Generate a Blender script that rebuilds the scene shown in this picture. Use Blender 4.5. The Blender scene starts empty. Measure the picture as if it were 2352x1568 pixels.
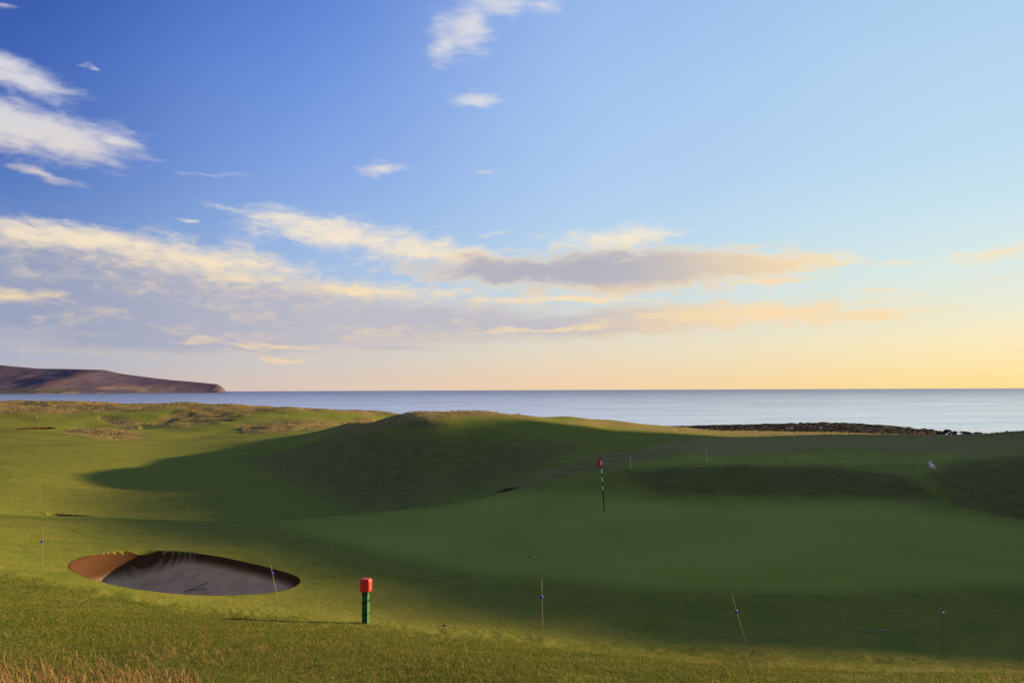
import bpy, math, random
import numpy as np
from mathutils import Vector, Matrix
random.seed(4); rng = np.random.default_rng(7)
SC = bpy.context.scene; COL = SC.collection
SC.view_settings.view_transform = 'Standard'; SC.view_settings.look = 'None'; SC.view_settings.exposure = 0
EYE = 14.0; FPX = 1829.0; PITCH = math.atan(111.5/1829); ROLL = 0.0038
F = np.array([0, math.cos(PITCH), math.sin(PITCH)]); U0 = np.array([0, -math.sin(PITCH), math.cos(PITCH)]); R0 = np.array([1., 0, 0])
Rv = R0*math.cos(ROLL)-U0*math.sin(ROLL); Uv = U0*math.cos(ROLL)+R0*math.sin(ROLL)
def dirpx(px, py): return F+(px-1176)/FPX*Rv+(784-py)/FPX*Uv
def project(X, Y, Zr):
    P = np.stack([X, Y, Zr], -1); d = P@F; d = np.where(d > .05, d, .05)
    return 1176+FPX*(P@Rv)/d, 784-FPX*(P@Uv)/d
# ---------------------------------------------------------------- camera
cd = bpy.data.cameras.new('camera'); cam = bpy.data.objects.new('camera', cd); COL.objects.link(cam)
cd.lens = 28; cd.sensor_width = 36; cd.clip_end = 200000; cd.clip_start = .1
M = Matrix(((Rv[0], Uv[0], -F[0], 0), (Rv[1], Uv[1], -F[1], 0), (Rv[2], Uv[2], -F[2], EYE), (0, 0, 0, 1)))
cam.matrix_world = M; SC.camera = cam
# ---------------------------------------------------------------- sun
SA, SEL = math.radians(27), math.radians(9.2)
sunv = Vector((math.cos(SEL)*math.cos(SA), math.cos(SEL)*math.sin(SA), math.sin(SEL)))
sl = bpy.data.lights.new('sun', 'SUN'); sl.energy = 13.5; sl.angle = math.radians(1.1); sl.color = (1, .68, .30)
so = bpy.data.objects.new('sun', sl); COL.objects.link(so); so.rotation_euler = sunv.to_track_quat('Z', 'Y').to_euler(); so.location = (60, 10, 60)
# ---------------------------------------------------------------- node helpers
def lin(c):
    return tuple(((v/255)/12.92 if v/255 <= .04045 else ((v/255+.055)/1.055)**2.4) for v in c)+(1,)
class NB:
    def __init__(s, nt): s.nt = nt; s.n = nt.nodes; s.l = nt.links
    def node(s, t, **k):
        n = s.n.new(t)
        for a, b in k.items(): setattr(n, a, b)
        return n
    def put(s, sock, v):
        if isinstance(v, bpy.types.NodeSocket): s.l.new(v, sock)
        else: sock.default_value = v
    def math(s, op, a, b=0., c=None, clamp=False):
        n = s.node('ShaderNodeMath', operation=op, use_clamp=clamp); s.put(n.inputs[0], a); s.put(n.inputs[1], b)
        if c is not None: s.put(n.inputs[2], c)
        return n.outputs[0]
    def vmath(s, op, a, b=None):
        n = s.node('ShaderNodeVectorMath', operation=op); s.put(n.inputs[0], a)
        if b is not None: s.put(n.inputs[1], b)
        return n.outputs['Value'] if op in ('DOT_PRODUCT', 'LENGTH') else n.outputs['Vector']
    def mix(s, f, a, b, bt='MIX'):
        n = s.node('ShaderNodeMix', data_type='RGBA', blend_type=bt); s.put(n.inputs[0], f); s.put(n.inputs[6], a); s.put(n.inputs[7], b); return n.outputs[2]
    def smooth(s, v, a, b, lo=0., hi=1.):
        n = s.node('ShaderNodeMapRange', interpolation_type='SMOOTHSTEP'); s.put(n.inputs[0], v)
        n.inputs[1].default_value = a; n.inputs[2].default_value = b; n.inputs[3].default_value = lo; n.inputs[4].default_value = hi; return n.outputs[0]
    def noise(s, vec, scale, detail=4., rough=.5, dist=0., out=0):
        n = s.node('ShaderNodeTexNoise'); 
        if vec is not None: s.put(n.inputs['Vector'], vec)
        n.inputs['Scale'].default_value = scale; n.inputs['Detail'].default_value = detail; n.inputs['Roughness'].default_value = rough; n.inputs['Distortion'].default_value = dist
        return n.outputs[out]
    def ramp(s, f, els, interp='LINEAR'):
        n = s.node('ShaderNodeValToRGB'); r = n.color_ramp; r.interpolation = interp
        while len(r.elements) < len(els): r.elements.new(.5)
        for e, (p, c) in zip(r.elements, els): e.position = p; e.color = c
        s.put(n.inputs[0], f); return n.outputs[0]
    def comb(s, x, y, z):
        n = s.node('ShaderNodeCombineXYZ'); s.put(n.inputs[0], x); s.put(n.inputs[1], y); s.put(n.inputs[2], z); return n.outputs[0]
def newmat(name):
    m = bpy.data.materials.new(name); m.use_nodes = True; nb = NB(m.node_tree); b = m.node_tree.nodes['Principled BSDF']
    return m, nb, b
def plain(name, c, rough=.6, spec=.3, var=.15, scale=20., metal=0.):
    m, nb, b = newmat(name)
    tc = nb.node('ShaderNodeTexCoord').outputs['Object']; n = nb.noise(tc, scale, 5.)
    c = tuple(c)
    nb.put(b.inputs['Base Color'], nb.mix(n, tuple(v*(1-var) for v in c)+(1,), tuple(min(1, v*(1+var)) for v in c)+(1,)))
    b.inputs['Roughness'].default_value = rough; b.inputs['Specular IOR Level'].default_value = spec; b.inputs['Metallic'].default_value = metal
    return m
# ---------------------------------------------------------------- world: sky gradient with clouds, by direction
W = bpy.data.worlds.new('World'); SC.world = W; W.use_nodes = True; nb = NB(W.node_tree)
bg = W.node_tree.nodes['Background']
D = nb.node('ShaderNodeTexCoord').outputs['Generated']; D = nb.vmath('NORMALIZE', D)
sep = nb.node('ShaderNodeSeparateXYZ'); nb.put(sep.inputs[0], D); dx, dy, dz = sep.outputs
AZ = nb.math('MULTIPLY', nb.math('ARCTAN2', dx, dy), 57.2958); EL = nb.math('MULTIPLY', nb.math('ARCSINE', dz), 57.2958)
elp = nb.math('POWER', nb.math('DIVIDE', EL, 90., clamp=True), .5)
ELS = [0, .8, 3, 7.6, 11, 15, 21, 27, 45, 90]
CL = [(192, 182, 184), (188, 182, 190), (166, 178, 204), (128, 156, 206), (96, 131, 198), (74, 111, 190), (58, 96, 180), (42, 76, 155), (60, 88, 150), (105, 125, 160)]
CM = [(226, 202, 188), (222, 203, 192), (205, 206, 206), (170, 194, 228), (150, 183, 232), (134, 168, 231), (112, 150, 226), (90, 130, 214), (80, 112, 180), (105, 125, 160)]
CN = [(247, 212, 172), (244, 214, 178), (232, 222, 200), (198, 221, 236), (186, 215, 241), (176, 207, 244), (166, 198, 243), (154, 187, 240), (120, 148, 195), (105, 125, 160)]
CR = [(255, 222, 146), (254, 226, 160), (250, 235, 190), (220, 236, 232), (204, 230, 240), (190, 222, 243), (182, 215, 243), (166, 206, 238), (140, 165, 205), (105, 125, 160)]
def rp(cs): return nb.ramp(elp, [((e/90)**.5, lin(c)) for e, c in zip(ELS, cs)])
a = nb.mix(nb.smooth(AZ, -36, -12), rp(CL), rp(CM)); a = nb.mix(nb.smooth(AZ, -18, 9), a, rp(CN)); a = nb.mix(nb.smooth(AZ, 2, 33), a, rp(CR))
absaz = nb.math('ABSOLUTE', AZ)
back = nb.ramp(elp, [(0, lin((196, 186, 182))), (.3, lin((162, 166, 178))), (.7, lin((115, 130, 160))), (1, lin((105, 125, 160)))])
skyc = nb.mix(nb.smooth(absaz, 60, 130), a, back)
sk = nb.node('ShaderNodeTexSky', sky_type='NISHITA', sun_disc=False); sk.sun_elevation = SEL; sk.sun_rotation = math.pi/2-SA
nish = nb.mix(1., sk.outputs[0], (.1, .1, .1, 1), 'MULTIPLY')
skyc = nb.mix(.06, skyc, nish)
# cloud coordinates, warped
st = nb.node('ShaderNodeMapping'); nb.put(st.inputs[0], D); st.inputs['Scale'].default_value = (1, 1, 3.0); SD = st.outputs[0]
w1 = nb.vmath('SUBTRACT', nb.noise(SD, 8., 5., .55, out=1), (.5, .5, .5))
w1 = nb.vmath('MULTIPLY', w1, (4.0, 1.0, 0.))
w2 = nb.vmath('SUBTRACT', nb.noise(SD, 26., 6., .55, out=1), (.5, .5, .5)); w2 = nb.vmath('MULTIPLY', w2, (2.2, 1.0, 0.))
P0 = nb.vmath('ADD', nb.vmath('ADD', nb.comb(AZ, EL, 0.), w1), w2)
def blobs(lst, sc=1.15):
    out = None
    for b in lst:
        px, py, rx, ry, tilt, off = b
        d = dirpx(px, py); az = math.degrees(math.atan2(d[0], d[1])); el = math.degrees(math.atan2(d[2], math.hypot(d[0], d[1])))
        k = 57.3/FPX*math.cos(math.radians(az))**1.5
        m = nb.node('ShaderNodeMapping', vector_type='TEXTURE'); nb.put(m.inputs[0], P0)
        m.inputs['Location'].default_value = (az, el, 0); m.inputs['Rotation'].default_value = (0, 0, -math.radians(tilt)); m.inputs['Scale'].default_value = (rx*k*sc, ry*k*sc, 1)
        q = nb.vmath('LENGTH', m.outputs[0])
        if off: q = nb.math('ADD', q, off)
        out = q if out is None else nb.math('SMOOTH_MIN', out, q, .08)
    return nb.math('SUBTRACT', 1., out)
fine = nb.math('SUBTRACT', nb.noise(SD, 34., 9., .6, .4), .5); med = nb.math('SUBTRACT', nb.noise(SD, 12., 6., .55), .5)
HI = [(25, 168, 125, 38, 12, -.1), (90, 302, 210, 52, 6, -.2), (265, 328, 90, 24, 3, .0), (100, 398, 130, 24, 12, .4), (10, 10, 45, 16, 0, .45), (190, 155, 22, 12, 0, .5),
 (1075, 65, 85, 60, -38, .08), (1035, 105, 60, 34, -30, .15), (1150, 12, 150, 36, -5, .18), (1250, 12, 80, 30, 0, .3), (1090, 225, 60, 18, -3, 0), (870, 384, 66, 14, -5, .15), (1115, 392, 55, 14, 0, .5)]
LIT = [(640, 497, 110, 18, 0, .0), (770, 535, 250, 42, 8, -.02), (980, 578, 220, 28, 7, 0), (440, 500, 45, 9, 0, .2), (1430, 545, 160, 30, -2, 0), (480, 470, 220, 18, 3, .6), (480, 405, 260, 14, -3, .65),
 (180, 548, 420, 36, 3, -.06), (470, 598, 290, 46, 4, -.06), (30, 680, 130, 26, 0, .1), (860, 664, 330, 26, 2, .1), (600, 640, 280, 16, 2, .25), (2310, 580, 120, 28, -3, .1), (2300, 640, 80, 14, 0, .5),
 (1720, 722, 330, 24, -2, .0), (2010, 722, 180, 22, -3, 0), (1850, 598, 170, 24, 2, .1), (2030, 605, 160, 10, 0, .3), (2330, 800, 60, 18, 0, .3), (620, 792, 200, 12, 3, .2), (1330, 832, 220, 10, 0, .4), (640, 825, 80, 9, 0, .35), (1140, 540, 60, 12, -5, .35), (2000, 668, 130, 12, 3, .4), (1750, 645, 220, 16, -2, .25), (1300, 690, 300, 10, 2, .1), (1250, 757, 260, 8, -3, .15)]
GRY = [(100, 645, 430, 98, 2, -.3), (480, 690, 500, 68, 2, -.2), (300, 735, 560, 48, 0, -.2), (850, 740, 460, 52, 0, -.2), (1400, 742, 460, 34, -2, -.1), (500, 780, 620, 38, 0, -.05), (900, 797, 150, 10, 0, .1)]
LENS = [(1200, 625, 260, 34, 3, -.1), (1440, 622, 320, 48, 0, -.2), (1700, 612, 230, 34, -2, 0)]
nz = nb.math('ADD', nb.math('MULTIPLY', fine, 1.4), nb.math('MULTIPLY', med, .7))
fh = nb.math('ADD', blobs(HI), nb.math('MULTIPLY', nz, .8)); fa = nb.math('ADD', blobs(LIT), nz); fb = nb.math('ADD', blobs(GRY), nb.math('MULTIPLY', nz, .6)); fl = nb.math('ADD', blobs(LENS), nb.math('MULTIPLY', nz, .75))
ah = nb.math('MULTIPLY', nb.smooth(fh, -.15, .95), .86)
aa = nb.math('MULTIPLY', nb.smooth(fa, -.1, 1.05), .9); ab = nb.math('MULTIPLY', nb.smooth(fb, -.15, .7), .87); al = nb.math('MULTIPLY', nb.smooth(fl, -.1, .6), .88)
litc = nb.ramp(elp, [((1/90)**.5, lin((250, 212, 168))), ((6/90)**.5, lin((252, 224, 176))), ((11/90)**.5, lin((250, 234, 206))), ((20/90)**.5, lin((226, 224, 228)))])
gryc = nb.mix(nb.smooth(AZ, 0, 20), lin((190, 187, 197)), lin((246, 214, 170)))
gryc = nb.mix(nb.smooth(AZ, -34, -10), lin((154, 162, 188)), gryc)
colb = nb.mix(nb.smooth(fb, .1, .7), nb.mix(.6, litc, gryc), gryc)
coll = nb.mix(nb.smooth(AZ, 6, 20), lin((180, 176, 188)), lin((240, 212, 172)))
coll = nb.mix(nb.smooth(fl, .1, .75), nb.mix(.75, coll, lin((252, 228, 184))), coll)
below = nb.math('MULTIPLY', nb.smooth(EL, 7.9, 6.9), .6)
coll = nb.mix(below, coll, lin((248, 210, 162)))
hz_ = nb.math('MULTIPLY', nb.math('MULTIPLY', nb.smooth(nb.math('ADD', fine, med), -.05, .3), nb.smooth(EL, 1.2, 3.5)), nb.smooth(EL, 13, 6))
hz_ = nb.math('MULTIPLY', hz_, nb.smooth(AZ, 26, 0, .05, .34))
skyc = nb.mix(ab, skyc, colb); skyc = nb.mix(hz_, skyc, litc); skyc = nb.mix(aa, skyc, litc); skyc = nb.mix(al, skyc, coll); skyc = nb.mix(ah, skyc, nb.mix(nb.smooth(EL, 12, 18), lin((244, 228, 204)), lin((224, 222, 226))))
nb.put(bg.inputs[0], skyc); bg.inputs[1].default_value = 1.0
# ---------------------------------------------------------------- terrain control points: (photo column, [(distance, row)] or ('z', distance, height below eye))
Z = 'z'
near = [(Z, 1.2, -1.6), (Z, 3, -1.75)]
farL = [(Z, 400, -15.5), (Z, 700, -18), (Z, 2500, -20)]
def farR(*l): return list(l)+[(Z, 230, -15.5), (Z, 400, -17), (Z, 2500, -20)]
cols = {
 -350: near+[(6, 1560), (12, 1370), (18, 1260), (26, 1215), (34, 1165), (48, 1160), (70, 1095), (110, 1035), (160, 995), (240, 960), (330, 925)]+farL,
 0: near+[(6, 1568), (12, 1400), (18, 1310), (24, 1240), (32, 1181), (38, 1194), (50, 1155), (70, 1090), (110, 1035), (160, 1003), (200, 983), (240, 960), (330, 926)]+farL,
 250: near+[(6, 1568), (12, 1430), (17, 1357), (24, 1262), (28, 1225), (33, 1187), (40, 1200), (50, 1178), (65, 1124), (90, 1066), (130, 1023), (180, 994), (240, 972), (330, 926)]+farL,
 450: near+[(6, 1568), (12, 1440), (16.5, 1395), (23, 1280), (28, 1235), (33, 1197), (40, 1206), (50, 1178), (65, 1125), (90, 1073), (130, 1028), (180, 998), (240, 970), (330, 927)]+farL,
 700: near+[(6, 1568), (12, 1455), (16.2, 1419), (22, 1310), (28, 1230), (34, 1190), (42, 1206), (52, 1177), (65, 1115), (80, 1058), (100, 1022), (150, 996), (200, 978), (250, 960), (330, 937)]+farL,
 830: near+[(12, 1460), (16, 1431), (22, 1315), (28, 1235), (35, 1180), (43, 1196), (54, 1166), (64, 1112), (74, 1050), (86, 1004), (100, 978), (115, 968), (Z, 140, -7.6), (Z, 240, -10.2), (330, 941)]+farL,
 900: near+[(16, 1437), (35, 1174), (43, 1190), (53, 1160), (62, 1106), (71, 1044), (80, 994), (88, 964), (95, 955), (Z, 104, -4), (Z, 125, -6.5), (Z, 160, -9), (Z, 300, -11)]+farL,
 960: near+[(6, 1568), (12, 1470), (15.8, 1443), (22, 1320), (28, 1240), (36, 1167), (44, 1184), (53, 1154), (61, 1102), (69, 1042), (77, 988), (84, 956), (90, 947), (97, 947), (Z, 120, -6), (Z, 160, -9), (Z, 330, -11)]+farL,
 1030: near+[(15.6, 1448), (36, 1160), (45, 1176), (54, 1142), (61, 1098), (69, 1036), (77, 982), (84, 955), (89, 947), (96, 946), (Z, 118, -6.5), (Z, 160, -10)]+farL,
 1110: near+[(12, 1478), (15.5, 1453), (22, 1322), (28, 1235), (39, 1142), (46, 1158), (55, 1124), (62, 1080), (70, 1026), (78, 978), (86, 953), (91, 946), (98, 948), (Z, 120, -7), (Z, 160, -11), (Z, 300, -15)]+farL,
 1200: near+[(6, 1568), (12, 1490), (15.3, 1463), (22, 1325), (28, 1222), (35, 1160), (42, 1118), (47, 1131), (55, 1107), (63, 1062), (72, 1012), (82, 970), (90, 952), (Z, 98, -3.7), (Z, 120, -8), (Z, 160, -11.5)]+farR(),
 1300: near+[(15.1, 1470), (32, 1178), (42, 1102), (47, 1114), (55, 1092), (62, 1058), (70, 1036), (82, 990), (92, 962), (97, 956), (Z, 105, -4.4), (Z, 128, -8.5), (Z, 165, -12)]+farR(),
 1400: near+[(6, 1568), (12, 1500), (15, 1480), (20, 1335), (25, 1247), (30, 1187), (32.5, 1170), (36, 1146), (40, 1104), (43, 1079), (47, 1092), (56, 1068), (62, 1047), (68, 1053), (80, 1016), (93, 980), (103, 963), (Z, 112, -5), (Z, 140, -9.5), (Z, 180, -13)]+farR(),
 1550: near+[(15, 1487), (20, 1335), (25, 1247), (30, 1189), (35.5, 1150), (38.5, 1110), (41.5, 1071), (47, 1090), (56, 1062), (65, 1032), (72, 1036), (90, 1006), (112, 980), (Z, 121, -6.6), (Z, 150, -10.5), (Z, 190, -14)]+farR(),
 1700: near+[(6, 1568), (14.8, 1493), (20, 1335), (25, 1247), (30, 1190), (36, 1148), (38.5, 1112), (41.2, 1068), (48, 1086), (60, 1052), (75, 1028), (95, 1010), (122, 990), (Z, 132, -7.6), (Z, 160, -11), (Z, 200, -15)]+farR(),
 1900: near+[(6, 1570), (14.6, 1500), (20, 1337), (25, 1248), (30, 1191), (36, 1148), (38.5, 1112), (41.2, 1069), (48, 1084), (60, 1050), (75, 1028), (95, 1011), (124, 994), (Z, 134, -8), (Z, 160, -11), (Z, 200, -15)]+farR(),
 2050: near+[(14.5, 1503), (20, 1338), (25, 1250), (30, 1193), (35, 1152), (38, 1122), (41, 1090), (43, 1086), (50, 1072), (60, 1048), (75, 1028), (95, 1012), (124, 997), (Z, 134, -8.2), (Z, 160, -11), (Z, 200, -15)]+farR(),
 2150: near+[(14.5, 1506), (20, 1340), (25, 1252), (30, 1195), (33, 1163), (35, 1152), (37, 1120), (39, 1098), (41, 1082), (46, 1074), (60, 1046), (75, 1028), (95, 1013), (124, 999), (Z, 134, -8.4), (Z, 160, -11), (Z, 200, -15)]+farR(),
 2352: near+[(6, 1575), (14, 1522), (20, 1345), (25, 1257), (30, 1205), (32, 1193), (35.5, 1204), (38, 1160), (42, 1090), (46, 1048), (52, 1046), (60, 1040), (75, 1024), (100, 1008), (130, 990), (Z, 142, -8.4), (Z, 165, -12), (Z, 200, -15)]+farR(),
 2700: near+[(6, 1600), (14, 1540), (20, 1350), (26, 1260), (32, 1200), (38, 1160), (44, 1080), (52, 1045), (75, 1020), (100, 1005), (130, 985), (Z, 160, -10), (Z, 200, -15)]+farR(),
}
ct, cv = [], []
for px, l in cols.items():
    for it in l:
        if it[0] == Z:
            d = dirpx(px, 895); _, Y, z = it; X = d[0]/d[1]*Y
        else:
            Y, py = it; d = dirpx(px, py); X = d[0]/d[1]*Y; z = d[2]/d[1]*Y
        ct.append((math.atan2(X, Y), math.log(math.hypot(X, Y)))); cv.append(z/math.hypot(X, Y))
for th in (-180, -130, -90, -60, 50, 60, 75, 100, 130, 180):
    for r, z in ((1.2, -1.6), (3, -1.7), (6, -2.2 if abs(th) < 80 else -1.8), (12, -4 if abs(th) < 80 else -2), (30, -4.6), (60, -5.5), (120, -6), (250, -12 if 0 < th < 120 else -8), (500, -18 if 0 < th < 120 else -9), (2500, -20 if 0 < th < 120 else -8)):
        ct.append((math.radians(th), math.log(r))); cv.append(z/r)
ct = np.array(ct); cv = np.array(cv); KT = 2.2
def feat(t): return np.stack([t[:, 0]*KT, t[:, 1]], 1)
C = feat(ct); n = len(C)
def kern(a, b):
    d2 = ((a[:, None, :]-b[None])**2).sum(-1)+1e-12; return .5*d2*np.log(d2)
Am = np.zeros((n+3, n+3)); Am[:n, :n] = kern(C, C)+np.eye(n)*1.5e-4; Am[:n, n] = 1; Am[:n, n+1:] = C; Am[n, :n] = 1; Am[n+1:, :n] = C.T
wts = np.linalg.solve(Am, np.r_[cv, 0, 0, 0])
def rbf(th, lr):
    q = np.stack([th.ravel()*KT, lr.ravel()], 1); out = np.empty(len(q))
    for i in range(0, len(q), 20000):
        s = q[i:i+20000]; out[i:i+20000] = kern(s, C)@wts[:n]+wts[n]+s@wts[n+1:]
    return out.reshape(th.shape)
# grid
rs = np.concatenate([np.array([.25, .6]), np.exp(np.linspace(math.log(1.2), math.log(15), 170)), np.arange(15.05, 25.5, .04), np.exp(np.arange(math.log(25.6), math.log(60), .006)), np.exp(np.arange(math.log(60.2), math.log(420), .008)), np.array([450, 520, 700, 1000, 1600, 2500.])])
ths = np.concatenate([np.linspace(-math.pi, -.66, 70)[:-1], np.arange(-.66, -.24, .0016), np.arange(-.24, .66, .0025), np.arange(.66, .98, .008), np.linspace(.985, math.pi, 60)])
TH, RR = np.meshgrid(ths, rs, indexing='ij'); GX = RR*np.sin(TH); GY = RR*np.cos(TH)
GZ = rbf(TH, np.log(RR))*RR
GZ[:, rs < 3] = np.where(rs[rs < 3][None] < 1.2, -1.6, GZ[:, rs < 3])
tab = rng.random((256, 256))
def vn(x, y):
    xi = np.floor(x).astype(int); yi = np.floor(y).astype(int); fx = x-xi; fy = y-yi; fx = fx*fx*(3-2*fx); fy = fy*fy*(3-2*fy)
    g = lambda a, b: tab[a & 255, b & 255]
    return (g(xi, yi)*(1-fx)+g(xi+1, yi)*fx)*(1-fy)+(g(xi, yi+1)*(1-fx)+g(xi+1, yi+1)*fx)*fy
def fbm(x, y, o=4):
    s = 0; a = .5; 
    for i in range(o): s = s+a*(vn(x*2**i+i*17.3, y*2**i+i*9.1)-.5); a *= .5
    return s
def sstep(a, b, x): t = np.clip((x-a)/(b-a), 0, 1); return t*t*(3-2*t)
# unseen dune added right of the view, crest shaped to shade green and valley
Sx, Sy = math.cos(SA), math.sin(SA); T = -GX*Sy+GY*Sx
tanE = math.tan(SEL)
def crest_s(t):   # crest line X=.7Y+20
    Y = (t+20*Sy)/(Sx-.7*Sy); return (.7*Y+20)*Sx+Y*Sy
send = {2: 18, 5.5: 16.5, 8.5: 14.5, 13: 9.5, 15: 8, 18.5: 6, 25: 3.5, 31.2: 1, 36: -1, 42: -2, 50: -3, 60: -3, 68: -2, 75: 4}
drop = {-40: -6, -4: -4.5, 80: -6, 86: -8, 100: -9, 400: -20}
ht_t = sorted(list(send)+list(drop)); hz = [((-4.7 if t < 40 else -8)+(crest_s(t)-send[t])*tanE) if t in send else drop[t] for t in ht_t]
HT = np.interp(T, ht_t, hz); dX = GX-(.7*GY+20)
g = np.where(dX < 0, np.exp(-(dX/8)**2), np.exp(-(dX/26)**2))*(GY > -40)*sstep(-40, 0, GY)
GZ = GZ+np.maximum(0, HT+.25*fbm(GX/9, GY/9)-GZ)*g
PX, PY = project(GX, GY, GZ); PX = np.where(GY > .5, PX, -9e3*np.sign(-GX)); PY = np.where(GY > .5, PY, 9e3)
def sdpoly(px, py, poly):   # positive inside
    d2 = np.full(px.shape, 1e18); ins = np.zeros(px.shape, bool); m = len(poly)
    for i in range(m):
        ax, ay = poly[i]; bx, by = poly[(i+1) % m]; ex, ey = bx-ax, by-ay
        t = np.clip(((px-ax)*ex+(py-ay)*ey)/(ex*ex+ey*ey+1e-12), 0, 1)
        d2 = np.minimum(d2, (px-ax-t*ex)**2+(py-ay-t*ey)**2)
        c = ((ay > py) != (by > py)) & (px < (bx-ax)*(py-ay)/((by-ay) if by != ay else 1e-9)+ax); ins ^= c
    return np.where(ins, 1, -1)*np.sqrt(d2)
wob = 26*fbm(PX/60, PY/14)
bl = np.array([(-9000, 1200), (-400, 1255), (0, 1310), (250, 1360), (480, 1398), (640, 1412), (840, 1431), (1100, 1455), (1400, 1480), (1700, 1492), (2000, 1502), (2352, 1518), (2700, 1540), (9000, 1700)])
BE = np.interp(PX, bl[:, 0], bl[:, 1])
bank = sstep(-12, 20, PY-BE+16*fbm(PX/25, PY/10)*2)*(RR < 26)
bank = np.where(RR < 4, 1, bank)
rough = np.zeros_like(GX); straw = np.zeros_like(GX); green = np.zeros_like(GX)  # turf masks
def zone(poly, y0, y1, r, s, soft=12, green_lit=0.):
    m = sstep(-soft, soft, sdpoly(PX, PY+wob*.4, poly)+wob*.3)*((GY > y0) & (GY < y1))
    if green_lit: np.maximum(green, m*green_lit, out=green); return
    np.maximum(rough, m*r, out=rough); np.maximum(straw, m*s, out=straw)
zone([(540, 1045), (700, 1000), (860, 985), (1100, 1000), (1350, 1020), (1250, 1075), (1120, 1120), (950, 1176), (820, 1178)], 44, 100, .6, .12, 25)
zone([(1120, 1132), (1250, 1085), (1400, 1042), (1530, 1024), (1590, 1030), (1450, 1062), (1300, 1092), (1180, 1122)], 48, 76, .6, .55, 10)
zone([(330, 978), (400, 945), (500, 932), (600, 936), (560, 958), (500, 978), (420, 985)], 120, 380, 1, .45, 5)
zone([(-400, 915), (450, 915), (930, 936), (930, 950), (600, 944), (450, 936), (200, 950), (-400, 955)], 180, 420, 1, .7, 4)
zone([(140, 985), (240, 980), (345, 1000), (250, 1006), (150, 998)], 100, 300, 1, .9, 5)
zone([(230, 964), (330, 970), (320, 984), (260, 978)], 100, 400, 1, .8, 4)
zone([(540, 978), (650, 968), (860, 960), (860, 972), (700, 984), (560, 990)], 90, 330, 1, .75, 4)
zone([(780, 985), (880, 950), (950, 930), (1120, 930), (1340, 950), (1200, 958), (1080, 952), (1020, 960), (950, 968), (860, 986)], 60, 110, 1, .8, 6)
zone([(880, 975), (1020, 962), (1045, 974), (950, 985)], 60, 110, .8, .2, 6)
zone([(1400, 1088), (1480, 1070), (1700, 1064), (2030, 1070), (2110, 1108), (2160, 1150), (1900, 1136), (1520, 1132)], 34, 45, .7, .0, 12)  # mound face darkened through the rough colour, standing in for its shade
zone([(2130, 1092), (2200, 1052), (2500, 1040), (2500, 1220), (2200, 1180)], 34, 60, .7, .1, 20)
zone([(1560, 972), (1800, 984), (2352, 982), (2800, 975), (2800, 998), (2352, 1000), (1800, 1000), (1560, 990)], 85, 200, .5, .7, 5)
zone([(1450, 1030), (1700, 1000), (2100, 1000), (2400, 1005), (2400, 1034), (2200, 1038), (1900, 1030), (1650, 1042)], 55, 130, .3, .7, 12)  # straw tone painted on the ridge for golden light it does not catch
zone([(1350, 962), (1560, 978), (1560, 992), (1300, 972)], 70, 130, .4, .6, 6)
zone([(650, 1205), (1000, 1168), (1200, 1134), (1350, 1126), (1500, 1150), (2000, 1152), (2250, 1192), (2500, 1240), (2500, 1330), (1900, 1362), (1500, 1350), (1100, 1312), (850, 1262)], 19, 40, 0, 0, 22, green_lit=1.)  # putting turf is paler; partial sun on it is also put into this tone
zone([(1420, 1066), (1600, 1040), (2000, 1042), (2352, 1036), (2352, 1046), (2150, 1066), (2000, 1064), (1500, 1066)], 44, 75, 0, 0, 10, green_lit=.8)  # plateau turf paled in place of sunlight, not a putting green
rough = np.maximum(rough, sstep(.1, .6, g)*.8); rough = np.maximum(rough, ((RR > 26) & (np.abs(TH) > .8))*.7)
# relief
far = sstep(100, 190, RR)*(GX < 20)
GZ = GZ+rough*(.12+1.1*far+.2*sstep(55, 80, RR))*fbm(GX/(3+6*far), GY/(3+6*far), 4)*1.2
GZ = GZ+(sstep(24, 60, RR)*.3)*fbm(GX/14+5, GY/14, 3)+far*3.0*fbm(GX/26+3, GY/26+8, 3)
GZ = GZ+bank*.07*fbm(GX/.9, GY/.9, 4)*sstep(1, 4, RR)+.05*fbm(GX/3.5, GY/3.5, 3)
GZ = np.where((np.abs(TH) < 1.0) & (RR > 372), np.minimum(GZ, -14-(RR-372)*.05), GZ)
# lookup
def gz(X, Y):
    X = np.asarray(X, float); Y = np.asarray(Y, float); th = np.arctan2(X, Y); r = np.hypot(X, Y)
    i = np.clip(np.searchsorted(ths, th)-1, 0, len(ths)-2); j = np.clip(np.searchsorted(rs, r)-1, 0, len(rs)-2)
    a = (th-ths[i])/(ths[i+1]-ths[i]); b = (r-rs[j])/(rs[j+1]-rs[j])
    return (GZ[i, j]*(1-a)+GZ[i+1, j]*a)*(1-b)+(GZ[i, j+1]*(1-a)+GZ[i+1, j+1]*a)*b
def lookup(A, X, Y):
    th = np.arctan2(X, Y); r = np.hypot(X, Y); return A[np.clip(np.searchsorted(ths, th), 0, len(ths)-1), np.clip(np.searchsorted(rs, r), 0, len(rs)-1)]
def hit(px, py, y0=4, y1=400):
    d = dirpx(px, py); Y = np.exp(np.linspace(math.log(y0), math.log(y1), 6000)); X = d[0]/d[1]*Y; Zr = d[2]/d[1]*Y
    k = np.argmax(gz(X, Y) >= Zr)
    if gz(X, Y)[k] < Zr[k]: k = len(Y)-1
    return X[k], Y[k]
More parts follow.
